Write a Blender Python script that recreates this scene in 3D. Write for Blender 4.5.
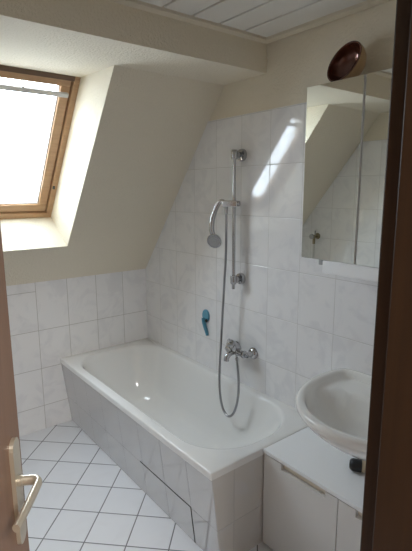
import bpy, bmesh, math, random
from mathutils import Vector, Matrix
random.seed(7)
for o in list(bpy.data.objects):
    bpy.data.objects.remove(o)
S = bpy.context.scene
COL = S.collection

# ------------------------------------------------------------------ camera
cam = bpy.data.cameras.new('camera')
cam.sensor_fit = 'HORIZONTAL'
cam.sensor_width = 36.0
cam.lens = 36.0 * 451.22 / 412.0
cam.clip_start = 0.02
co = bpy.data.objects.new('camera', cam)
COL.objects.link(co)
right = Vector((0.78485443, -0.61966163, -0.00479413))
down = Vector((-0.1181031, -0.14198407, -0.98279814))
fwd = Vector((0.60832161, 0.77191968, -0.18462078))
m = Matrix((right, -down, -fwd)).transposed().to_4x4()
m.translation = (0, 0, 1.65)
co.matrix_world = m
S.camera = co

# ------------------------------------------------------------------ sky and exposure
W = bpy.data.worlds.new('overcast_sky')
S.world = W
W.use_nodes = True
bg = W.node_tree.nodes['Background']
bg.inputs[0].default_value = (0.78, 0.89, 1.0, 1)
bg.inputs[1].default_value = 19.5
S.view_settings.view_transform = 'Standard'
S.view_settings.look = 'None'
S.view_settings.exposure = 0.0
S.view_settings.gamma = 1.0
S.view_settings.use_curve_mapping = False
S.cycles.use_guiding = True
S.cycles.max_bounces = 14
S.cycles.diffuse_bounces = 10
S.cycles.glossy_bounces = 6
S.cycles.transparent_max_bounces = 8
S.cycles.caustics_reflective = False
S.cycles.caustics_refractive = False
S.cycles.sample_clamp_indirect = 6.0

A_SL = math.radians(51.9)
NY, NZ = math.sin(A_SL), math.cos(A_SL)      # outward normal of the roof slope
VY, VZ = -math.cos(A_SL), math.sin(A_SL)     # up along the slope
Y0, Z0 = 3.018, 1.055                        # foot of the slope


def slope(u, v, w=0.0):
    return Vector((u, Y0 + v * VY + w * NY, Z0 + v * VZ + w * NZ))


# daylight portal in the roof window opening (sampling aid of the sky light)
pl = bpy.data.lights.new('window_daylight', 'AREA')
pl.shape = 'RECTANGLE'
pl.size, pl.size_y = 0.72, 1.02
pl.cycles.is_portal = True
po = bpy.data.objects.new('window_daylight', pl)
COL.objects.link(po)
pm = Matrix((Vector((1, 0, 0)), Vector((0, VY, VZ)), Vector((0, NY, NZ)))).transposed().to_4x4()
pm.translation = slope(0.757, 0.83, 0.36)
po.matrix_world = pm

# unseen fill light added behind the camera, out in the corridor
hl = bpy.data.lights.new('hall_fill_light', 'AREA')
hl.shape = 'DISK'
hl.size = 0.6
hl.energy = 72.0
hl.color = (1.0, 0.965, 0.91)
ho = bpy.data.objects.new('hall_fill_light', hl)
COL.objects.link(ho)
ho.location = (0.2, -0.9, 2.36)


# ------------------------------------------------------------------ materials
def new_mat(name):
    mt = bpy.data.materials.new(name)
    mt.use_nodes = True
    nt = mt.node_tree
    return mt, nt, nt.nodes['Principled BSDF']


def simple(name, col, rough=0.5, metal=0.0, noise=0.0, nscale=20, bump=0.0, bscale=200, spec=0.5, coat=0.0):
    mt, nt, p = new_mat(name)
    p.inputs['Base Color'].default_value = (*col, 1)
    p.inputs['Roughness'].default_value = rough
    p.inputs['Metallic'].default_value = metal
    p.inputs['Specular IOR Level'].default_value = spec
    p.inputs['Coat Weight'].default_value = coat
    tc = nt.nodes.new('ShaderNodeTexCoord')
    if noise:
        n = nt.nodes.new('ShaderNodeTexNoise')
        n.inputs['Scale'].default_value = nscale
        n.inputs['Detail'].default_value = 4
        nt.links.new(tc.outputs['Object'], n.inputs['Vector'])
        mx = nt.nodes.new('ShaderNodeMix')
        mx.data_type = 'RGBA'
        mx.inputs[6].default_value = (*[c * (1 - noise) for c in col], 1)
        mx.inputs[7].default_value = (*[min(1, c * (1 + noise)) for c in col], 1)
        nt.links.new(n.outputs['Fac'], mx.inputs[0])
        nt.links.new(mx.outputs[2], p.inputs['Base Color'])
    if bump:
        n = nt.nodes.new('ShaderNodeTexNoise')
        n.inputs['Scale'].default_value = bscale
        n.inputs['Detail'].default_value = 3
        nt.links.new(tc.outputs['Object'], n.inputs['Vector'])
        b = nt.nodes.new('ShaderNodeBump')
        b.inputs['Strength'].default_value = bump
        b.inputs['Distance'].default_value = 0.006
        nt.links.new(n.outputs['Fac'], b.inputs['Height'])
        nt.links.new(b.outputs['Normal'], p.inputs['Normal'])
    return mt


def tile_mat(name, ua, va, su, sv, ou, ov, col, grout, rough=0.05, gw=0.003, rot=0.0, marble=0.30, tilt=0.006,
             marble_col=(0.60, 0.60, 0.63), spec=0.5, ior=1.5):
    mt, nt, p = new_mat(name)
    N, L = nt.nodes, nt.links
    tc = N.new('ShaderNodeTexCoord')
    mp = N.new('ShaderNodeMapping')
    mp.inputs['Rotation'].default_value = (0, 0, rot)
    L.new(tc.outputs['Object'], mp.inputs['Vector'])
    sx = N.new('ShaderNodeSeparateXYZ')
    L.new(mp.outputs[0], sx.inputs[0])

    def math_(op, a, b=None, c=None):
        n = N.new('ShaderNodeMath')
        n.operation = op
        for i, v in enumerate((a, b, c)):
            if v is None:
                continue
            if isinstance(v, (int, float)):
                n.inputs[i].default_value = v
            else:
                L.new(v, n.inputs[i])
        return n.outputs[0]

    def axis(k, s, o):
        q = math_('DIVIDE', math_('SUBTRACT', sx.outputs[k], o), s)
        fl = math_('FLOOR', q)
        fr = math_('SUBTRACT', q, fl)
        d = math_('MULTIPLY', math_('MINIMUM', fr, math_('SUBTRACT', 1.0, fr)), s)   # distance to the nearest joint
        return fl, d
    fu, du = axis(ua, su, ou)
    fv, dv = axis(va, sv, ov)
    d = math_('MINIMUM', du, dv)
    mr = N.new('ShaderNodeMapRange')
    mr.interpolation_type = 'SMOOTHSTEP'
    mr.inputs['From Min'].default_value = gw * 0.35
    mr.inputs['From Max'].default_value = gw * 0.65
    L.new(d, mr.inputs['Value'])
    cid = N.new('ShaderNodeCombineXYZ')
    L.new(fu, cid.inputs[0])
    L.new(fv, cid.inputs[1])
    wn = N.new('ShaderNodeTexWhiteNoise')
    wn.noise_dimensions = '3D'
    L.new(cid.outputs[0], wn.inputs['Vector'])
    # marbling, shifted per tile
    va1 = N.new('ShaderNodeVectorMath')
    va1.operation = 'MULTIPLY_ADD'
    L.new(wn.outputs['Color'], va1.inputs[0])
    va1.inputs[1].default_value = (7, 7, 7)
    L.new(tc.outputs['Object'], va1.inputs[2])
    nz = N.new('ShaderNodeTexNoise')
    nz.inputs['Scale'].default_value = 6
    nz.inputs['Detail'].default_value = 5
    nz.inputs['Distortion'].default_value = 1.6
    L.new(va1.outputs[0], nz.inputs['Vector'])
    ramp = N.new('ShaderNodeMapRange')
    ramp.interpolation_type = 'SMOOTHSTEP'
    ramp.inputs['From Min'].default_value = 0.46
    ramp.inputs['From Max'].default_value = 0.66
    ramp.inputs['To Max'].default_value = marble
    L.new(nz.outputs['Fac'], ramp.inputs['Value'])
    m1 = N.new('ShaderNodeMix')
    m1.data_type = 'RGBA'
    m1.inputs[6].default_value = (*col, 1)
    m1.inputs[7].default_value = (*marble_col, 1)
    L.new(ramp.outputs[0], m1.inputs[0])
    m2 = N.new('ShaderNodeMix')
    m2.data_type = 'RGBA'
    m2.inputs[6].default_value = (*grout, 1)
    L.new(m1.outputs[2], m2.inputs[7])
    L.new(mr.outputs[0], m2.inputs[0])
    L.new(m2.outputs[2], p.inputs['Base Color'])
    rr = math_('SUBTRACT', 0.8, math_('MULTIPLY', mr.outputs[0], 0.8 - rough))
    L.new(rr, p.inputs['Roughness'])
    p.inputs['Specular IOR Level'].default_value = spec
    if ior != 1.5:
        L.new(math_('ADD', 1.4, math_('MULTIPLY', mr.outputs[0], ior - 1.4)), p.inputs['IOR'])
    # joints sunk, each tile laid a hair out of true
    mb = N.new('ShaderNodeMapRange')
    mb.interpolation_type = 'SMOOTHSTEP'
    mb.inputs['From Max'].default_value = gw * 1.3
    L.new(d, mb.inputs['Value'])
    bp = N.new('ShaderNodeBump')
    bp.inputs['Strength'].default_value = 0.5
    bp.inputs['Distance'].default_value = 0.002
    L.new(mb.outputs[0], bp.inputs['Height'])
    sub = N.new('ShaderNodeVectorMath')
    sub.operation = 'SUBTRACT'
    L.new(wn.outputs['Color'], sub.inputs[0])
    sub.inputs[1].default_value = (0.5, 0.5, 0.5)
    mad = N.new('ShaderNodeVectorMath')
    mad.operation = 'MULTIPLY_ADD'
    L.new(sub.outputs[0], mad.inputs[0])
    mad.inputs[1].default_value = (tilt, tilt, tilt)
    L.new(bp.outputs['Normal'], mad.inputs[2])
    nm = N.new('ShaderNodeVectorMath')
    nm.operation = 'NORMALIZE'
    L.new(mad.outputs[0], nm.inputs[0])
    L.new(nm.outputs[0], p.inputs['Normal'])
    return mt


def wood(name, c1, c2, scale=(30, 30, 2), rough=0.4, rot=(0, 0, 0)):
    mt, nt, p = new_mat(name)
    N, L = nt.nodes, nt.links
    tc = N.new('ShaderNodeTexCoord')
    mp = N.new('ShaderNodeMapping')
    mp.inputs['Scale'].default_value = scale
    mp.inputs['Rotation'].default_value = rot
    L.new(tc.outputs['Object'], mp.inputs[0])
    n = N.new('ShaderNodeTexNoise')
    n.inputs['Scale'].default_value = 1.5
    n.inputs['Detail'].default_value = 6
    n.inputs['Distortion'].default_value = 0.8
    L.new(mp.outputs[0], n.inputs['Vector'])
    mx = N.new('ShaderNodeMix')
    mx.data_type = 'RGBA'
    mx.inputs[6].default_value = (*c1, 1)
    mx.inputs[7].default_value = (*c2, 1)
    L.new(n.outputs['Fac'], mx.inputs[0])
    L.new(mx.outputs[2], p.inputs['Base Color'])
    p.inputs['Roughness'].default_value = rough
    b = N.new('ShaderNodeBump')
    b.inputs['Strength'].default_value = 0.15
    b.inputs['Distance'].default_value = 0.001
    L.new(n.outputs['Fac'], b.inputs['Height'])
    L.new(b.outputs['Normal'], p.inputs['Normal'])
    return mt


TW = (0.80, 0.795, 0.80)
GR = (0.58, 0.57, 0.56)
M = {}
M['plaster'] = simple('cream_woodchip_plaster', (0.74, 0.68, 0.56), 0.9, bump=0.8, bscale=95, spec=0.2)
M['ceil_paint'] = simple('white_board_paint', (0.74, 0.72, 0.67), 0.55)
M['ceil_gap'] = simple('board_gap_dark', (0.05, 0.045, 0.04), 0.9)
M['tile_right'] = tile_mat('marbled_wall_tile_side', 1, 2, 0.2215, 0.2735, 1.487, 0.1425, TW, GR)
M['tile_back'] = tile_mat('marbled_wall_tile_knee', 0, 2, 0.2155, 0.2725, 0.928, 0.1755, TW, (0.40, 0.385, 0.36))
M['tile_back_top'] = tile_mat('marbled_wall_tile_knee_top', 0, 2, 0.2155, 0.60, 0.928, 0.7205, TW, (0.40, 0.385, 0.36))
M['tile_left'] = tile_mat('marbled_wall_tile_left', 1, 2, 0.2215, 0.2735, 1.6, 0.125, TW, GR)
M['tile_front'] = tile_mat('marbled_wall_tile_door_side', 0, 2, 0.2215, 0.2735, 0.8, 0.1425, TW, GR)
fr = 0.2057
# the floor grid is turned by 45 degrees about a joint crossing at (0.85, 2.573)
r2 = math.sqrt(0.5)
M['floor'] = tile_mat('pale_floor_tile', 0, 1, fr, fr, (0.85 - 2.573) * r2, (0.85 + 2.573) * r2, (0.70, 0.71, 0.74),
                      (0.17, 0.17, 0.18), rough=0.3, gw=0.006, rot=math.radians(45), marble=0.15, tilt=0.004)
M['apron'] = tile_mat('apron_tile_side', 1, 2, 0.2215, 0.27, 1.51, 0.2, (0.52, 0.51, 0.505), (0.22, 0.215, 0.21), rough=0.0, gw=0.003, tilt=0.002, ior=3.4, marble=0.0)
M['apron_end'] = tile_mat('apron_tile_end', 0, 2, 0.25, 0.27, 1.19, 0.2, (0.60, 0.57, 0.535), (0.46, 0.44, 0.42))  # darker and browner: reflection of the door wood put into the tile colour
M['enamel'] = simple('white_enamel', (0.78, 0.775, 0.76), 0.12, coat=0.3)
M['ceramic'] = simple('white_ceramic', (0.80, 0.79, 0.76), 0.1, coat=0.3)
M['chrome'] = simple('chrome', (0.46, 0.46, 0.47), 0.06, 1.0)
M['chrome_soft'] = simple('brushed_chrome', (0.74, 0.74, 0.75), 0.25, 1.0)
M['hose'] = simple('steel_hose', (0.36, 0.36, 0.37), 0.3, 0.9)
M['grey_plastic'] = simple('grey_spray_plate', (0.36, 0.36, 0.37), 0.4)
M['mirror'] = simple('mirror_glass', (0.86, 0.88, 0.84), 0.0, 1.0)
M['lacquer'] = simple('white_cabinet_lacquer', (0.70, 0.69, 0.67), 0.35)
M['worktop'] = simple('white_worktop', (0.86, 0.87, 0.88), 0.3)
M['beige'] = simple('beige_recess', (0.74, 0.69, 0.60), 0.6)
M['edge_grey'] = simple('grey_edge', (0.40, 0.40, 0.40), 0.5)
M['pine'] = wood('stained_pine', (0.36, 0.20, 0.10), (0.54, 0.345, 0.19), (3, 40, 40), 0.4)
M['pine_shaded'] = wood('shaded_window_frame_top', (0.09, 0.05, 0.028), (0.15, 0.085, 0.045), (3, 40, 40), 0.5)  # shade at the top of the frame, put into a darker wood colour
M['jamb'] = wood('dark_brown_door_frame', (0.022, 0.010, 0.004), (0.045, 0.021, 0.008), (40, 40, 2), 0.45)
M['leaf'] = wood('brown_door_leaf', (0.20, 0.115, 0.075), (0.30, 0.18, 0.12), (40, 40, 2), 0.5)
M['brass_pale'] = simple('pale_champagne_metal', (0.62, 0.56, 0.46), 0.32, 0.6)
M['teal'] = simple('teal_plastic', (0.10, 0.30, 0.42), 0.3)
M['black'] = simple('black_plastic', (0.012, 0.012, 0.014), 0.35)
M['tan'] = simple('tan_plastic', (0.45, 0.36, 0.24), 0.45)
M['bowl_in'] = simple('glossy_copper_brown', (0.12, 0.036, 0.02), 0.16, 0.5, noise=0.35, nscale=12, coat=0.5)
M['bowl_out'] = simple('pale_tan_bowl', (0.42, 0.29, 0.16), 0.45, noise=0.1)
M['bar'] = simple('grey_blind_bar', (0.62, 0.61, 0.60), 0.45)
M['verdigris'] = simple('old_brass_tap', (0.30, 0.26, 0.16), 0.35, 0.8)
M['hall'] = simple('hall_paint', (0.55, 0.50, 0.42), 0.9)
M['hall_floor'] = wood('hall_floorboards', (0.16, 0.09, 0.05), (0.25, 0.15, 0.08), (2, 30, 1), 0.4)

mt, nt, p_ = new_mat('window_pane_glass')
nt.nodes.remove(p_)
tr = nt.nodes.new('ShaderNodeBsdfTransparent')
tr.inputs[0].default_value = (0.96, 0.97, 0.97, 1)
gl = nt.nodes.new('ShaderNodeBsdfGlossy')
gl.inputs['Roughness'].default_value = 0.02
ms = nt.nodes.new('ShaderNodeMixShader')
ms.inputs[0].default_value = 0.05
nt.links.new(tr.outputs[0], ms.inputs[1])
nt.links.new(gl.outputs[0], ms.inputs[2])
nt.links.new(ms.outputs[0], nt.nodes['Material Output'].inputs[0])
M['glass'] = mt


# ------------------------------------------------------------------ mesh helpers
def bx(bm, lo, hi, bev=0.0, seg=2, mtx=None):
    r = bmesh.ops.create_cube(bm, size=1.0)
    vs = r['verts']
    for v in vs:
        v.co = Vector([lo[i] + (v.co[i] + 0.5) * (hi[i] - lo[i]) for i in range(3)])
    if bev:
        es = list({e for v in vs for e in v.link_edges})
        q = bmesh.ops.bevel(bm, geom=es, offset=bev, segments=seg, affect='EDGES', profile=0.5)
        vs = list({v for f in q['faces'] for v in f.verts} | {v for v in vs if v.is_valid})
    if mtx is not None:
        allv = set()
        stack = [v for v in vs if v.is_valid]
        while stack:
            v = stack.pop()
            if v in allv:
                continue
            allv.add(v)
            stack += [e.other_vert(v) for e in v.link_edges]
        for v in allv:
            v.co = mtx @ v.co
    return bm


def prism(bm, pts, vec):
    """polygon pts (3D) extruded along vec"""
    vec = Vector(vec)
    a = [bm.verts.new(Vector(q)) for q in pts]
    b = [bm.verts.new(Vector(q) + vec) for q in pts]
    n = len(pts)
    bm.faces.new(a)
    bm.faces.new(b[::-1])
    for i in range(n):
        bm.faces.new((a[i], b[i], b[(i + 1) % n], a[(i + 1) % n]))
    return bm


def yz(x0, x1, pts):
    return [(x0, a, b) for a, b in pts], (x1 - x0, 0, 0)


def catmull(pts, n=8):
    P = [Vector(q) for q in pts]
    P = [2 * P[0] - P[1]] + P + [2 * P[-1] - P[-2]]
    out = []
    for i in range(1, len(P) - 2):
        for k in range(n):
            t = k / n
            a, b, c, d = P[i - 1], P[i], P[i + 1], P[i + 2]
            out.append(0.5 * ((2 * b) + (c - a) * t + (2 * a - 5 * b + 4 * c - d) * t * t + (3 * b - a - 3 * c + d) * t ** 3))
    out.append(P[-2])
    return out


def tube(bm, pts, r, seg=14, cap=True, flat=None):
    """swept tube; r is a number or a list; flat = (sa, sb) squashes the section"""
    pts = [Vector(q) for q in pts]
    n = len(pts)
    rs = r if isinstance(r, (list, tuple)) else [r] * n
    t0 = (pts[1] - pts[0]).normalized()
    ref = Vector((0, 0, 1)) if abs(t0.z) < 0.9 else Vector((1, 0, 0))
    a = t0.cross(ref).normalized()
    rings = []
    for i in range(n):
        t = (pts[min(i + 1, n - 1)] - pts[max(i - 1, 0)]).normalized()
        a = (a - t * a.dot(t)).normalized()
        b = t.cross(a)
        sa, sb = flat or (1, 1)
        rings.append([bm.verts.new(pts[i] + rs[i] * (a * math.cos(2 * math.pi * k / seg) * sa + b * math.sin(2 * math.pi * k / seg) * sb))
                      for k in range(seg)])
    for i in range(n - 1):
        for k in range(seg):
            bm.faces.new((rings[i][k], rings[i][(k + 1) % seg], rings[i + 1][(k + 1) % seg], rings[i + 1][k]))
    if cap:
        bm.faces.new(rings[0][::-1])
        bm.faces.new(rings[-1])
    return bm


def lathe(bm, prof, origin, axis, seg=32):
    """profile [(r, h)] spun about axis through origin"""
    axis = Vector(axis).normalized()
    ref = Vector((0, 0, 1)) if abs(axis.z) < 0.9 else Vector((1, 0, 0))
    a = axis.cross(ref).normalized()
    b = axis.cross(a)
    O = Vector(origin)
    prev = None
    for r, hgt in prof:
        if r < 1e-6:
            cur = [bm.verts.new(O + axis * hgt)]
        else:
            cur = [bm.verts.new(O + axis * hgt + r * (a * math.cos(2 * math.pi * k / seg) + b * math.sin(2 * math.pi * k / seg))) for k in range(seg)]
        if prev is not None:
            for k in range(seg):
                k2 = (k + 1) % seg
                if len(prev) == 1 and len(cur) == 1:
                    continue
                if len(prev) == 1:
                    bm.faces.new((prev[0], cur[k], cur[k2]))
                elif len(cur) == 1:
                    bm.faces.new((prev[k], prev[k2], cur[0]))
                else:
                    bm.faces.new((prev[k], prev[k2], cur[k2], cur[k]))
        prev = cur
    return bm


def rings_mesh(bm, rings, cap_first=False, cap_last=False):
    R = [[bm.verts.new(Vector(q)) for q in r] for r in rings]
    n = len(R[0])
    for i in range(len(R) - 1):
        for k in range(n):
            bm.faces.new((R[i][k], R[i][(k + 1) % n], R[i + 1][(k + 1) % n], R[i + 1][k]))
    if cap_first:
        bm.faces.new(R[0])
    if cap_last:
        bm.faces.new(R[-1])
    return bm


def obj(name, bm, mat, parent=None, smooth=False, angle=35):
    bmesh.ops.recalc_face_normals(bm, faces=bm.faces[:])
    me = bpy.data.meshes.new(name)
    bm.to_mesh(me)
    bm.free()
    me.materials.append(M[mat])
    if smooth:
        for q in me.polygons:
            q.use_smooth = True
        try:
            me.set_sharp_from_angle(angle=math.radians(angle))
        except Exception:
            pass
    o = bpy.data.objects.new(name, me)
    COL.objects.link(o)
    if parent:
        o.parent = parent
        o.matrix_parent_inverse = Matrix.Translation(parent.location).inverted()
    return o


def thing(name, label, cat, loc=(0, 0, 0), group=None):
    o = bpy.data.objects.new(name, None)
    o.location = loc
    o.empty_display_size = 0.05
    COL.objects.link(o)
    o['label'] = label
    o['category'] = cat
    if group:
        o['group'] = group
    return o


def struct(name, bm, mat, parent=None, label=None, cat=None):
    o = obj(name, bm, mat, parent)
    if parent is None:
        o['kind'] = 'structure'
        o['label'] = label
        o['category'] = cat
    return o


B = bmesh.new
XR, YK, XL, YF = 1.779, 3.018, -0.20, 0.385       # right wall, knee wall, left wall, door wall
ZC, ZS, YB = 2.388, 2.244, 1.752                 # board ceiling, soffit, beam face

# ------------------------------------------------------------------ room shell
struct('floor', bx(B(), (XL - 0.15, YF - 0.22, -0.1), (XR + 0.15, YK + 0.2, 0)), 'floor',
       label='pale square floor tiles laid diagonally with dark joints', cat='floor')
struct('floor_hall', bx(B(), (-1.4, -1.9, -0.1), (1.9, YF - 0.22, -0.001)), 'hall_floor',
       label='dark hall floorboards outside the bathroom door', cat='floor')

wr = struct('wall_right', bx(B(), (XR + 0.006, YF - 0.2, 0), (XR + 0.15, YK + 0.25, 2.5)), 'plaster',
            label='right wall with cream plaster above marbled white tiles', cat='wall')
bm = B()
yt = YK - (2.062 - Z0) / math.tan(A_SL)
prism(bm, *yz(XR, XR + 0.008, [(YF, 0), (YK + 0.005, 0), (YK + 0.005, Z0), (yt + 0.005, 2.062), (YF, 2.062)]))
struct('tiling', bm, 'tile_right', wr)
wb = struct('wall_back', bx(B(), (XL - 0.15, YK + 0.006, 0), (XR + 0.15, YK + 0.26, Z0 + 0.08)), 'plaster',
            label='low knee wall tiled in marbled white under the roof slope', cat='wall')
bm = B()
bx(bm, (XL, YK, 0), (XR, YK + 0.008, 0.7205))
bx(bm, (XL, YK, 0.7205), (0.928, YK + 0.008, Z0))
struct('tiling', bm, 'tile_back', wb)
struct('top_tile_row', bx(B(), (0.928, YK, 0.7205), (XR, YK + 0.008, Z0)), 'tile_back_top', wb)
wl = struct('wall_left', bx(B(), (XL - 0.15, YF - 0.2, 0), (XL - 0.006, YK + 0.25, 2.5)), 'plaster',
            label='left wall seen only in the mirror, tiles below cream plaster', cat='wall')
bm = B()
prism(bm, *yz(XL - 0.008, XL, [(YF, 0), (YK + 0.005, 0), (YK + 0.005, Z0), (yt + 0.005, 2.04), (YF, 2.04)]))
struct('tiling', bm, 'tile_left', wl)
bm = B()
bx(bm, (0.69, YF - 0.22, 0), (XR + 0.15, YF, 2.5))
bx(bm, (XL - 0.15, YF - 0.22, 0), (-0.14, YF, 2.5))
bx(bm, (-0.14, YF - 0.22, 2.09), (0.69, YF, 2.5))
wf = struct('wall_front', bm, 'plaster', label='wall holding the doorway the photo is taken through', cat='wall')
struct('tiling', bx(B(), (0.72, YF - 0.002, 0), (XR, YF + 0.006, 2.062)), 'tile_front', wf)

# roof slope with its window hole
bm = B()
VT = 1.511
TH = 0.34


def uw(pts, v0, v1):
    prism(bm, [slope(u, v0, w) for u, w in pts], slope(0, v1) - slope(0, v0))


uw([(1.09, 0), (XR + 0.1, 0), (XR + 0.1, TH), (1.05, TH)], 0, VT)
uw([(0.44, 0), (XL - 0.1, 0), (XL - 0.1, TH), (0.465, TH)], 0, VT)
pts = [slope(0.44, 0, 0), slope(0.44, 0.315, 0), slope(0.44, 0.352, TH), slope(0.44, 0, TH)]
prism(bm, pts, (0.65, 0, 0))
struct('ceiling_slope', bm, 'plaster', label='sloping cream roof plaster around the window recess', cat='ceiling')
# flat soffit behind the beam face, running on into the top of the window recess
bm = B()
bx(bm, (XL - 0.1, YB, ZS), (XR + 0.1, 2.50, 2.6))
struct('ceiling_soffit', bm, 'plaster', label='dropped cream soffit and beam face above the roof slope', cat='ceiling')

# board ceiling
bm = B()
bx(bm, (XL - 0.1, YF - 0.2, ZC + 0.032), (XR + 0.1, YB + 0.1, 2.55))
ce = struct('ceiling', bm, 'ceil_gap', label='white painted board ceiling with dark joints', cat='ceiling')
bm = B()
x = 1.742 - 0.024
while x > XL:
    bx(bm, (max(XL, x - 0.1405), YF, ZC), (x, YB - 0.060, ZC + 0.033), bev=0.002, seg=1)
    x -= 0.1525
struct('boards', bm, 'ceil_paint', ce)
# cornice strips along the beam and the side walls
bm = B()
prism(bm, [(XL, YB, ZC + 0.034), (XL, YB, ZC - 0.006), (XL, YB - 0.036, ZC - 0.002), (XL, YB - 0.046, ZC + 0.034)], (XR - XL, 0, 0))
prism(bm, [(XR, YF, ZC + 0.034), (XR, YF, ZC - 0.006), (XR - 0.036, YF, ZC - 0.002), (XR - 0.046, YF, ZC + 0.034)], (0, YB - YF, 0))
prism(bm, [(XL, YF, ZC + 0.034), (XL, YF, ZC - 0.006), (XL + 0.036, YF, ZC - 0.002), (XL + 0.046, YF, ZC + 0.034)], (0, YB - YF, 0))
struct('trim_1', bm, 'plaster', label='cream cornice strip around the board ceiling', cat='trim')

# hall behind the camera
bm = B()
bx(bm, (-1.5, -2.0, 0), (-1.4, 0.2, 2.5))
bx(bm, (1.9, -2.0, 0), (2.0, 0.2, 2.5))
bx(bm, (-1.5, -2.0, 0), (2.0, -1.9, 2.5))
bx(bm, (-1.5, 0.15, 0), (-0.25, 0.21, 2.5))
bx(bm, (1.8, 0.15, 0), (2.0, 0.21, 2.5))
struct('wall_hall', bm, 'hall', label='hall walls outside the bathroom door', cat='wall')
struct('ceiling_hall', bx(B(), (-1.5, -2.0, 2.4), (2.0, 0.25, 2.5)), 'hall', label='hall ceiling outside the bathroom', cat='ceiling')

# ------------------------------------------------------------------ window
win = bpy.data.objects.new('window_1', None)
win.location = slope(0.8, 0.83, 0.27)
COL.objects.link(win)
win['kind'] = 'structure'
win['label'] = 'pine framed roof window with white sky behind'
win['category'] = 'window'
V0, V1 = 0.340, 1.325
smx = Matrix((Vector((1, 0, 0)), Vector((0, VY, VZ)), Vector((0, NY, NZ)))).transposed().to_4x4()
smx.translation = slope(0, 0, 0)


def ring(bm, u0, u1, v0, v1, w0, w1, ul, ur, vb, vt, bev=0.004):
    bx(bm, (u0, v0, w0), (u1, v0 + vb, w1), bev, 2, smx)
    bx(bm, (u0, v1 - vt, w0), (u1, v1, w1), bev, 2, smx)
    bx(bm, (u0, v0 + vb, w0), (u0 + ul, v1 - vt, w1), bev, 2, smx)
    bx(bm, (u1 - ur, v0 + vb, w0), (u1, v1 - vt, w1), bev, 2, smx)


bm = B()
ring(bm, 0.40, 1.115, V0 - 0.04, V1 + 0.02, 0.255, 0.335, 0.09, 0.088, 0.08, 0.045)
struct('window_frame', bm, 'pine', win)
bm = B()
ring(bm, 0.484, 1.033, V0 + 0.034, V1 - 0.020, 0.300, 0.330, 0.016, 0.016, 0.016, 0.018, 0.001)
struct('gasket', bm, 'black', win)
bm = B()
bx(bm, (0.488, V1 - 0.040, 0.250), (1.03, V1 - 0.012, 0.268), 0.003, 2, smx)  # dark strip standing in for the shaded top of the frame
struct('top_shade_strip', bm, 'pine_shaded', win)
bm = B()
ring(bm, 0.496, 1.021, V0 + 0.046, V1 - 0.034, 0.268, 0.325, 0.052, 0.052, 0.055, 0.048)
struct('sash', bm, 'pine', win)
bm = B()
ring(bm, 0.547, 0.970, V0 + 0.100, V1 - 0.081, 0.279, 0.292, 0.007, 0.009, 0.008, 0.006, 0.001)
struct('glazing_bead', bm, 'bar', win)
bm = B()
bx(bm, (0.542, V0 + 0.095, 0.297), (0.975, V1 - 0.076, 0.303), 0, 2, smx)
struct('pane', bm, 'glass', win)
bm = B()
bx(bm, (0.505, V1 - 0.135, 0.245), (1.012, V1 - 0.110, 0.266), 0.005, 2, smx)
br = struct('blind_bar', bm, 'bar', win)
bm = B()
tube(bm, [slope(0.775, V1 - 0.112, 0.256), slope(0.775, V1 - 0.07, 0.262)], 0.003, 8)
lathe(bm, [(0, -0.004), (0.007, -0.004), (0.007, 0.004), (0, 0.004)], slope(0.775, V1 - 0.110, 0.256), (0, VY, VZ), 10)
struct('hook', bm, 'edge_grey', win)
bm = B()
bx(bm, (1.030, 0.58, 0.246), (1.042, 0.60, 0.256), 0.002, 2, smx)
tube(bm, [slope(1.036, 0.59, 0.256), slope(1.036, 0.59, 0.238), slope(1.024, 0.597, 0.236)], 0.004, 8)
struct('latch', bm, 'black', win)

# ------------------------------------------------------------------ doorway
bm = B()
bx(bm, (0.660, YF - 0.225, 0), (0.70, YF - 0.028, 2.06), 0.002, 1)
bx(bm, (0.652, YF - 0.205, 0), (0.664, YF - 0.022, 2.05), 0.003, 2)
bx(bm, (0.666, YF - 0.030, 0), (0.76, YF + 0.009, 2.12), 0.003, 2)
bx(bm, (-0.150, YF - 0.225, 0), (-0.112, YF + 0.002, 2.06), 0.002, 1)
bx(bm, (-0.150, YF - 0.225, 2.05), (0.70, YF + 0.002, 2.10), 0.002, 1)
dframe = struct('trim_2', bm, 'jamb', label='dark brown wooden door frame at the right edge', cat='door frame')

door = bpy.data.objects.new('door_1', None)
ang = math.radians(31)
DR = Vector((math.sin(ang), math.cos(ang), 0))       # hinge -> latch edge
DN = Vector((math.cos(ang), -math.sin(ang), 0))      # face seen from the camera
LT = Vector((0.260, 1.048, 0))
door.location = LT - DR * 0.73
COL.objects.link(door)
door['kind'] = 'structure'
door['label'] = 'brown wooden door leaf standing open at the left edge'
door['category'] = 'door'
dm = Matrix((DR, DN, Vector((0, 0, 1)))).transposed().to_4x4()
dm.translation = LT


def dp(s, n, z):
    return dm @ Vector((s, n, z))


struct('leaf', bx(B(), (-0.73, -0.04, 0.008), (0, 0, 2.02), 0.003, 2, dm), 'leaf', door)
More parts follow.
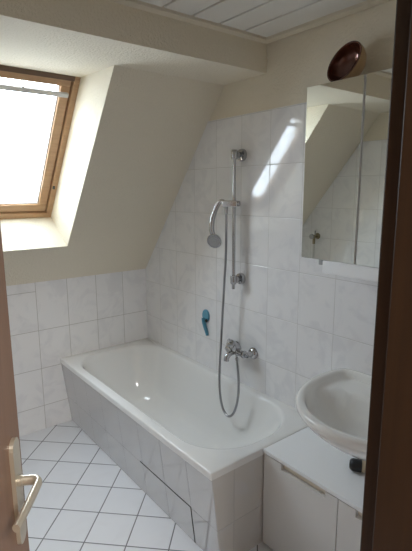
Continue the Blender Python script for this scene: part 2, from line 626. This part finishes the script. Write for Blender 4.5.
# long plate with pointed rounded ends
bm = B()
cs, z0, z1, hw = -0.062, 0.848, 1.108, 0.024
pts = []
for k in range(13):
    t = math.pi * k / 12
    pts.append((cs + hw * math.cos(t), z1 - 0.03 + 0.03 * math.sin(t) ** 0.8))
for k in range(13):
    t = math.pi + math.pi * k / 12
    pts.append((cs + hw * math.cos(t), z0 + 0.02 - 0.02 * abs(math.sin(t)) ** 0.8))
prism(bm, [dp(a, 0, b) for a, b in pts], DN * 0.009)
hp = struct('handle_plate', bm, 'brass_pale', door)
hp['label'] = 'pale metal handle plate'
bm = B()
zz = 1.006
lathe(bm, [(0.0, 0.008), (0.0125, 0.008), (0.0125, 0.018), (0.010, 0.02), (0.010, 0.03)], dp(cs - 0.004, 0, zz), DN, 20)
path = [dp(cs - 0.004, 0.018, zz), dp(cs - 0.004, 0.036, zz), dp(cs - 0.007, 0.048, zz + 0.001), dp(cs - 0.017, 0.055, zz + 0.002),
        dp(cs - 0.034, 0.056, zz + 0.003), dp(cs - 0.08, 0.054, zz + 0.004), dp(cs - 0.125, 0.051, zz + 0.004), dp(cs - 0.162, 0.047, zz + 0.003)]
path = catmull(path, 5)
tube(bm, path, [0.0122 - 0.0028 * k / len(path) for k in range(len(path))], 14, flat=(0.8, 1.0))
lv = obj('lever', bm, 'brass_pale', hp, smooth=True)
bm = B()
lathe(bm, [(0, 0.0085), (0.005, 0.0085), (0.005, 0.0098), (0, 0.0098)], dp(cs, 0, 0.915), DN, 12)
obj('keyhole', bm, 'black', hp)

# ------------------------------------------------------------------ bathtub
TZ = 0.493
TX0, TY0 = 1.060, 1.316
tub = thing('bathtub', 'white enamel bathtub built in behind slanted tiled apron', 'bathtub', ((TX0 + XR) / 2, (TY0 + YK) / 2, 0))


def rrect(x0, x1, y0, y1, rad, z, n=14):
    """rounded rectangle; rad = radii at (x0,y0),(x1,y0),(x1,y1),(x0,y1)"""
    out = []
    cs_ = [((x0 + rad[0], y0 + rad[0]), rad[0], 180), ((x1 - rad[1], y0 + rad[1]), rad[1], 270),
           ((x1 - rad[2], y1 - rad[2]), rad[2], 0), ((x0 + rad[3], y1 - rad[3]), rad[3], 90)]
    for (cx, cy), r, a0 in cs_:
        for k in range(n + 1):
            t = math.radians(a0 + 90 * k / n)
            out.append(Vector((cx + r * math.cos(t), cy + r * math.sin(t), z)))
    return out


XE, YE = XR - 0.001, YK - 0.001
rings = []
rings.append(rrect(TX0 + 0.006, XE, TY0 + 0.004, YE, (0.006,) * 4, TZ - 0.034))
rings.append(rrect(TX0, XE, TY0, YE, (0.006,) * 4, TZ - 0.032))
rings.append(rrect(TX0, XE, TY0, YE, (0.006,) * 4, TZ - 0.006))
rings.append(rrect(TX0 + 0.002, XE, TY0 + 0.002, YE, (0.006,) * 4, TZ - 0.0015))
rings.append(rrect(TX0 + 0.006, XE, TY0 + 0.006, YE - 0.004, (0.006,) * 4, TZ))
ix0, ix1, iy0, iy1 = TX0 + 0.05, XR - 0.04, TY0 + 0.055, YK - 0.085
irad = (0.27, 0.27, 0.20, 0.20)


def inner(d, z, k, ends=1.0, near=1.0):
    return rrect(ix0 + d, ix1 - d, iy0 + d * near, iy1 - d * ends, tuple(min((ix1 - ix0 - 2 * d) * 0.495, r - d * 0.15 + k) for r in irad), z)


rings.append(inner(-0.004, TZ, 0.0))
rings.append(inner(0.002, TZ - 0.001, 0))
rings.append(inner(0.008, TZ - 0.005, 0))
rings.append(inner(0.014, TZ - 0.014, 0))
rings.append(inner(0.020, TZ - 0.035, 0))
rings.append(inner(0.036, TZ - 0.12, 0, 1.1, 1.7))
rings.append(inner(0.054, TZ - 0.22, 0, 1.2, 2.4))
rings.append(inner(0.075, TZ - 0.31, 0, 1.3, 3.0))
rings.append(inner(0.10, TZ - 0.365, 0, 1.35, 3.1))
rings.append(inner(0.14, TZ - 0.395, 0, 1.3, 2.8))
rings.append(inner(0.20, TZ - 0.405, 0, 1.2, 2.3))
bm = rings_mesh(B(), rings, cap_last=True)
tb = obj('tub_shell', bm, 'enamel', tub, smooth=True, angle=50)
# slanted tiled apron along the side, upright tiled end facing the door
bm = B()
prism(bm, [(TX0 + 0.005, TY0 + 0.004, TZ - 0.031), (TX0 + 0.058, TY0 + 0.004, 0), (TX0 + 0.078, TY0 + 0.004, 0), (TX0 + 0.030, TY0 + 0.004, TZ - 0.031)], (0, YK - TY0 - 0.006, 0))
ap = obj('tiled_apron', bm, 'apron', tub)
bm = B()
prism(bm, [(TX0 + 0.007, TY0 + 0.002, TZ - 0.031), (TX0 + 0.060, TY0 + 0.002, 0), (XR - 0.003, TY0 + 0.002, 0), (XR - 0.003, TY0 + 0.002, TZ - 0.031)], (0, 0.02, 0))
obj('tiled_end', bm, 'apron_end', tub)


def apx(z):
    return TX0 + 0.005 + 0.053 * (TZ - 0.031 - z) / (TZ - 0.031)


# open joint around the loose inspection tiles
bm = B()
pth = [(apx(0.203) - 0.0006, 1.975, 0.203), (apx(0.203) - 0.0006, 1.512, 0.203), (apx(0.0) - 0.0006, 1.512, 0.002)]
for a, b in zip(pth[:-1], pth[1:]):
    tube(bm, [a, b], 0.0022, 6)
obj('hatch_joint', bm, 'ceil_gap', tub)
bm = B()
lathe(bm, [(0, 0.004), (0.020, 0.004), (0.026, 0.0), (0.026, -0.01)], (1.455, 2.27, TZ - 0.405), (0, 0, 1), 24)
obj('drain', bm, 'chrome_soft', tub, smooth=True)

# ------------------------------------------------------------------ low cabinet beside the tub
CX, CY0, CY1 = 1.366, 0.50, 1.312
cab = thing('vanity_cabinet', 'low white cabinet with slot grips butted against the end of the bathtub', 'cabinet', ((CX + XR) / 2, 0.906, 0))
bm = B()
bx(bm, (CX + 0.022, CY0, 0), (XR - 0.002, CY1, 0.474), 0.001, 1)
obj('body', bm, 'lacquer', cab)
bm = B()
bx(bm, (CX - 0.004, CY0 - 0.005, 0.4755), (XR - 0.001, CY1 + 0.002, TZ - 0.0005), 0.002, 2)
obj('worktop', bm, 'worktop', cab)


def cab_door(y0, y1, slot):
    pts = [(y0, 0.012), (y1, 0.012), (y1, 0.470)]
    if slot:
        a, b = slot
        pts += [(b, 0.470), (b, 0.442), (b - 0.004, 0.439), (a + 0.004, 0.439), (a, 0.442), (a, 0.470)]
    pts += [(y0, 0.470)]
    bm = B()
    prism(bm, *yz(CX, CX + 0.019, pts))
    d = obj('door', bm, 'lacquer', cab)
    if slot:
        a, b = slot
        obj('grip_recess', bx(B(), (CX + 0.0195, a - 0.01, 0.43), (CX + 0.0215, b + 0.01, 0.473)), 'beige', d)
    return d


cab_door(0.913, 1.310, (0.972, 1.206))
cab_door(0.503, 0.909, (0.60, 0.834))

# ------------------------------------------------------------------ washbasin
BZ = 0.827
bas = thing('washbasin', 'white ceramic washbasin hung on the tiled wall above the low cabinet', 'basin', (1.55, 0.88, 0.60))
N_ = 72


def dshape(cx, ax, ay, xb, z, pw=2.0):
    """ellipse towards the room, squared off at xb on the wall side"""
    out = []
    for k in range(N_):
        t = 2 * math.pi * k / N_
        c, s = math.cos(t), math.sin(t)
        if c <= 0:
            x_, y_ = cx + ax * c, 0.88 + ay * s
        else:                                           # superelliptic back corner
            e = 2 / 7.0
            x_ = cx + (xb - cx) * abs(c) ** e
            y_ = 0.88 + ay * math.copysign(abs(s) ** e, s)
            f = (x_ - cx) / max(1e-6, xb - cx)
            y_ = 0.88 + (y_ - 0.88) * (1 - 0.03 * f)
        out.append(Vector((x_, y_, z)))
    return out


XW = XR - 0.001
rings = [
    dshape(1.60, 0.09, 0.08, XW - 0.08, BZ - 0.215),
    dshape(1.60, 0.15, 0.13, XW - 0.04, BZ - 0.195),
    dshape(1.60, 0.215, 0.187, XW - 0.005, BZ - 0.162),
    dshape(1.60, 0.275, 0.240, XW, BZ - 0.122),
    dshape(1.60, 0.318, 0.278, XW, BZ - 0.088),
    dshape(1.60, 0.345, 0.302, XW, BZ - 0.064),
    dshape(1.60, 0.365, 0.320, XW, BZ - 0.040),
    dshape(1.60, 0.373, 0.326, XW, BZ - 0.030),
    dshape(1.60, 0.3755, 0.328, XW, BZ - 0.018),
    dshape(1.60, 0.374, 0.327, XW, BZ - 0.007),
    dshape(1.60, 0.367, 0.321, XW - 0.004, BZ - 0.001),
    dshape(1.60, 0.359, 0.314, XW - 0.010, BZ),
    dshape(1.597, 0.342, 0.301, XW - 0.020, BZ - 0.001),
    dshape(1.595, 0.334, 0.294, XW - 0.026, BZ - 0.005),
    dshape(1.593, 0.328, 0.289, XW - 0.030, BZ - 0.014),
    dshape(1.590, 0.321, 0.282, XW - 0.035, BZ - 0.030),
]
outer = rings[-1]
CB = Vector((1.475, 0.88, 0))
for i in range(1, 15):
    t = 1 - i / 15
    r = []
    for q in outer:
        x_ = CB.x + (q.x - CB.x) * t
        y_ = CB.y + (q.y - CB.y) * t
        qe = math.hypot((x_ - CB.x) / (0.205 if x_ < CB.x else 0.140), (y_ - CB.y) / 0.275)
        f = min(1, max(0, 1.0 - qe))
        f = 1 - (1 - f) ** 2.8
        r.append(Vector((x_, y_, BZ - 0.033 - 0.120 * f)))
    rings.append(r)
bm = rings_mesh(B(), rings, cap_first=True, cap_last=True)
obj('basin_shell', bm, 'ceramic', bas, smooth=True, angle=60)
bm = B()
lathe(bm, [(0, 0.003), (0.02, 0.003), (0.024, 0.0), (0.024, -0.008)], (1.475, 0.88, BZ - 0.150), (0, 0, 1), 20)
obj('drain', bm, 'chrome', bas, smooth=True)

# black ended bottle lying on the worktop under the basin
bt = thing('toiletry_bottle', 'small black capped bottle lying on the white cabinet top under the washbasin', 'bottle', (1.53, 0.935, TZ))
ax_ = Vector((0.55, -0.83, 0)).normalized()
bo = Vector((1.532, 0.978, TZ + 0.0265))
bm = B()
lathe(bm, [(0, 0), (0.015, 0.001), (0.022, 0.006), (0.026, 0.014), (0.026, 0.048), (0.024, 0.05), (0, 0.05)], bo, ax_, 28)
q = obj('cap', bm, 'black', bt, smooth=True)
bm = B()
lathe(bm, [(0, 0.05), (0.0225, 0.05), (0.0255, 0.055), (0.0255, 0.14), (0.022, 0.146), (0, 0.147)], bo, ax_, 28)
q = obj('body', bm, 'tan', bt, smooth=True)

# ------------------------------------------------------------------ mirror cabinet
XM = 1.595
MZ0, MZ1, MY1 = 1.352, 2.079, 1.325
mc = thing('mirror_cabinet', 'mirror fronted wall cabinet hung above the washbasin', 'cabinet', ((XM + XR) / 2, 0.905, MZ0))
bm = B()
bx(bm, (XM + 0.02, MY1 - 0.84, MZ0 + 0.002), (XR - 0.0005, MY1 - 0.001, MZ1 - 0.002), 0.002, 1)
obj('body', bm, 'lacquer', mc)
for i in range(3):
    y1 = MY1 - 0.28 * i
    d = obj('mirror_door', bx(B(), (XM + 0.003, y1 - 0.2755, MZ0), (XM + 0.019, y1, MZ1), 0.0012, 1), 'lacquer', mc)
    g = obj('mirror_glass', bx(B(), (XM, y1 - 0.2725, MZ0 + 0.0005), (XM + 0.0035, y1 - (0.0005 if i == 0 else 0.003), MZ1 - 0.0005), 0.0006, 1), 'mirror', d)
bm = B()
bx(bm, (XM + 0.004, 0.49, 1.293), (XR - 0.0005, 1.212, 1.3515), 0.006, 3)
sh = obj('bottom_shelf', bm, 'worktop', mc, smooth=True)
bx_ = obj('shelf_end', bx(B(), (XM + 0.006, 1.2125, 1.328), (XR - 0.001, 1.233, 1.3515), 0.003, 2), 'edge_grey', mc)

# bowl leaning on top of the cabinet
n = Vector((-0.913, 0.161, 0.375)).normalized()
RB, DB = 0.085, 0.074
dn = (n * n.z - Vector((0, 0, 1))).normalized()
C0 = Vector((1.676, 1.205, 2.176))
bowl = thing('bowl', 'round bowl with glossy copper brown inside tilted on top of the mirror cabinet', 'bowl', (C0.x, C0.y, MZ1))
bm = B()
prof = [(RB, 0.0)]
for k in range(1, 13):
    t = k / 12 * math.pi / 2
    prof.append((RB * math.cos(t) ** 0.75 if k < 12 else 0.0, -DB * math.sin(t)))
prof = [(r + 0.003 if r > 0 else 0, hh - 0.003 if i else 0.0) for i, (r, hh) in enumerate(prof)]
lathe(bm, prof, C0, n, 48)
obj('outer_shell', bm, 'bowl_out', bowl, smooth=True, angle=60)
bm = B()
prof = [(RB + 0.003, 0.0), (RB + 0.002, 0.002), (RB - 0.002, 0.002), (RB - 0.004, 0)]
for k in range(1, 13):
    t = k / 12 * math.pi / 2
    prof.append(((RB - 0.004) * math.cos(t) ** 0.75 if k < 12 else 0.0, -(DB - 0.004) * math.sin(t)))
lathe(bm, prof, C0, n, 48)
obj('inner_face', bm, 'bowl_in', bowl, smooth=True, angle=60)

_low = min((q.matrix_basis @ v.co).z for q in bowl.children for v in q.data.vertices)
for q in bowl.children:
    for v in q.data.vertices:
        v.co.z += MZ1 + 0.0005 - _low

# ------------------------------------------------------------------ shower
RX, RY = 1.714, 1.917
rail = thing('shower_rail', 'chrome shower rail screwed upright to the tiled wall', 'shower rail', (RX, RY, 1.142))
bm = B()
tube(bm, [(RX, RY, 1.088), (RX, RY, 1.862)], 0.0095, 20)
obj('rod', bm, 'chrome', rail, smooth=True)
for z in (1.845, 1.142):
    bm = B()
    lathe(bm, [(0, 0), (0.033, 0), (0.035, 0.006), (0.031, 0.022), (0.016, 0.024), (0.014, 0.07)], (XR - 0.0005, RY, z), (-1, 0, 0), 28)
    lathe(bm, [(0, -0.026), (0.015, -0.026), (0.019, -0.019), (0.019, 0.019), (0.015, 0.026), (0, 0.026)], (RX, RY, z), (0, 0, 1), 24)
    obj('bracket', bm, 'chrome', rail, smooth=True)
sd = Vector((-0.6, 0.8, 0)).normalized()
pz = Vector((RX, RY, 1.578))
sm = Matrix((sd, Vector((0, 0, 1)).cross(sd), Vector((0, 0, 1)))).transposed().to_4x4()
sm.translation = pz
bm = B()
bx(bm, (-0.020, -0.017, -0.018), (0.068, 0.017, 0.018), 0.005, 3, sm)
sl = obj('slider', bm, 'chrome_soft', rail, smooth=True)
bm = B()
lathe(bm, [(0, 0), (0.013, 0), (0.015, 0.004), (0.015, 0.012), (0.011, 0.016), (0, 0.016)], pz - sd * 0.020, -sd, 20)
obj('clamp_knob', bm, 'chrome', sl, smooth=True)

hs = thing('hand_shower', 'chrome hand shower hanging head down in the rail slider', 'hand shower', (1.675, 1.976, 1.56))
bm = B()
hp_ = catmull([(1.687, 1.953, 1.545), (1.684, 1.960, 1.580), (1.668, 1.982, 1.590), (1.655, 2.004, 1.553), (1.642, 2.020, 1.492), (1.636, 2.022, 1.435), (1.640, 2.012, 1.395)], 6)
nh = len(hp_)
tube(bm, hp_, [0.0115 + 0.004 * min(1, i / nh * 1.6) for i in range(nh)], 16)
obj('handle', bm, 'chrome', hs, smooth=True)
hn = Vector((-0.80, -0.50, -0.33)).normalized()
hc = Vector((1.632, 1.993, 1.366))
bm = B()
lathe(bm, [(0, -0.034), (0.018, -0.032), (0.034, -0.022), (0.043, -0.006), (0.044, 0.002), (0.041, 0.006), (0.036, 0.006), (0.035, 0.004)], hc, hn, 32)
hd = obj('spray_head', bm, 'chrome', hs, smooth=True)
bm = B()
lathe(bm, [(0, 0.006), (0.010, 0.0065), (0.012, 0.004), (0.022, 0.005), (0.024, 0.003), (0.0352, 0.0042)], hc, hn, 32)
obj('spray_face', bm, 'grey_plastic', hd, smooth=True)

hose = thing('shower_hose', 'steel shower hose looping down into the bathtub', 'hose', (1.64, 1.87, 0.34))
hpts = [(1.687, 1.953, 1.552), (1.688, 1.953, 1.45), (1.689, 1.960, 1.252), (1.690, 1.995, 0.822), (1.665, 1.985, 0.548), (1.648, 1.958, 0.433),
        (1.640, 1.930, 0.372), (1.635, 1.898, 0.342), (1.633, 1.864, 0.336), (1.635, 1.830, 0.360), (1.640, 1.806, 0.415), (1.648, 1.797, 0.49), (1.664, 1.812, 0.57), (1.684, 1.846, 0.655), (1.688, 1.856, 0.69)]
hpts = catmull(hpts, 14)
bm = B()
nh = len(hpts)
tube(bm, hpts, 0.0072, 10)
obj('hose_tube', bm, 'hose', hose, smooth=True)
bm = B()
tube(bm, [hpts[-1], hpts[-9]], [0.011, 0.009], 14)
obj('hose_nut', bm, 'chrome', hose, smooth=True)
bm = B()
tube(bm, [hpts[0], hpts[5]], [0.011, 0.009], 14)
obj('hose_nut', bm, 'chrome', hose, smooth=True)

mx = thing('bath_mixer_tap', 'chrome bath mixer tap on the tiled wall above the bathtub', 'tap', (1.70, 1.881, 0.72))
bm = B()
tube(bm, [(1.698, 1.814, 0.722), (1.698, 1.948, 0.722)], 0.019, 20)
lathe(bm, [(0, -0.006), (0.028, -0.006), (0.03, 0.0), (0.03, 0.045), (0.024, 0.055), (0, 0.058)], (1.712, 1.881, 0.730), (-0.75, 0, 0.66), 26)
obj('body', bm, 'chrome', mx, smooth=True)
for y in (1.806, 1.956):
    bm = B()
    lathe(bm, [(0, 0), (0.033, 0), (0.035, 0.006), (0.030, 0.018), (0.022, 0.024), (0.017, 0.026), (0.016, 0.06)], (XR - 0.0005, y, 0.712), (-1, 0, 0), 28)
    lathe(bm, [(0, -0.012), (0.021, -0.012), (0.023, -0.008), (0.023, 0.008), (0.021, 0.012), (0, 0.012)], (1.705, y + (0.008 if y < 1.88 else -0.008), 0.718), (0, 1, 0), 6)
    tube(bm, catmull([(1.735, y, 0.712), (1.715, y, 0.714), (1.704, y + (0.004 if y < 1.88 else -0.004), 0.718)], 4), 0.014, 14)
    obj('wall_union', bm, 'chrome', mx, smooth=True)
bm = B()
tube(bm, catmull([(1.695, 1.884, 0.715), (1.672, 1.884, 0.716), (1.650, 1.884, 0.710), (1.635, 1.884, 0.694), (1.632, 1.884, 0.676)], 6), [0.016] * 25, 16)
obj('spout', bm, 'chrome', mx, smooth=True)
bm = B()
lathe(bm, [(0, 0), (0.010, 0), (0.010, 0.02), (0.007, 0.03), (0.007, 0.045), (0, 0.045)], (1.688, 1.856, 0.735), (0, 0, -1), 16)
obj('diverter', bm, 'chrome', mx, smooth=True)
lax = Vector((-0.75, 0, 0.66)).normalized()
lc = Vector((1.712, 1.881, 0.730)) + lax * 0.057
bm = B()
lathe(bm, [(0, 0), (0.026, 0.0), (0.028, 0.006), (0.025, 0.018), (0.014, 0.026), (0, 0.028)], lc, lax, 26)
tube(bm, catmull([lc + lax * 0.016, lc + lax * 0.02 + Vector((-0.008, -0.004, 0.014)), lc + Vector((-0.022, -0.012, 0.036))], 5), [0.010] * 11, 12, flat=(1.2, 0.7))
obj('lever', bm, 'chrome', mx, smooth=True)

# teal plastic hook on the wall above the tub
hk = thing('wall_hook', 'teal plastic hook stuck on the tiles left of the shower hose', 'hook', (XR, 2.255, 0.80))
bm = B()
pts = []
for k in range(28):
    t = 2 * math.pi * k / 28
    pts.append(Vector((XR - 0.0005, 2.256 + 0.036 * math.cos(t), 0.842 + 0.042 * math.sin(t))))
prism(bm, pts, (-0.010, 0, 0))
bmesh.ops.bevel(bm, geom=[e for e in bm.edges if all(v.co.x < XR - 0.009 for v in e.verts)], offset=0.005, segments=3, affect='EDGES')
obj('base_plate', bm, 'teal', hk, smooth=True, angle=50)
bm = B()
tp = catmull([(1.768, 2.270, 0.825), (1.764, 2.264, 0.800), (1.763, 2.250, 0.768), (1.762, 2.234, 0.740), (1.758, 2.220, 0.718)], 6)
tube(bm, tp, [0.017 - 0.006 * i / len(tp) for i in range(len(tp))], 12, flat=(0.55, 1.0))
obj('prong', bm, 'teal', hk, smooth=True)
bm = B()
lathe(bm, [(0, 0), (0.011, 0), (0.012, 0.003), (0.009, 0.007), (0, 0.008)], (XR - 0.0105, 2.240, 0.812), (-1, 0, 0), 18)
obj('screw_cap', bm, 'black', hk, smooth=True)

# old valve on the left wall, seen in the mirror
tv = thing('angle_valve', 'small old brass valve on the left wall reflected in the mirror', 'valve', (XL, 2.63, 1.225))
bm = B()
lathe(bm, [(0, 0), (0.028, 0), (0.026, 0.008), (0.013, 0.012), (0.012, 0.075), (0, 0.076)], (XL + 0.0005, 2.63, 1.235), (1, 0, 0), 20)
tube(bm, [(XL + 0.055, 2.63, 1.24), (XL + 0.055, 2.63, 1.165)], [0.013, 0.012], 14)
obj('valve_body', bm, 'verdigris', tv, smooth=True)
bm = B()
lathe(bm, [(0, 0.07), (0.012, 0.07), (0.024, 0.08), (0.024, 0.096), (0, 0.1)], (XL, 2.63, 1.235), (1, 0, 0), 8)
tube(bm, [(XL + 0.04, 2.63, 1.235), (XL + 0.04, 2.63, 1.285)], 0.007, 10)
obj('handwheel', bm, 'edge_grey', tv, smooth=True)
bm = B()
tube(bm, catmull([(XL + 0.055, 2.63, 1.17), (XL + 0.055, 2.63, 1.0), (XL + 0.055, 2.635, 0.7), (XL + 0.06, 2.63, 0.3), (XL + 0.06, 2.65, 0.012)], 6), 0.009, 10)
obj('supply_hose', bm, 'bar', tv, smooth=True)
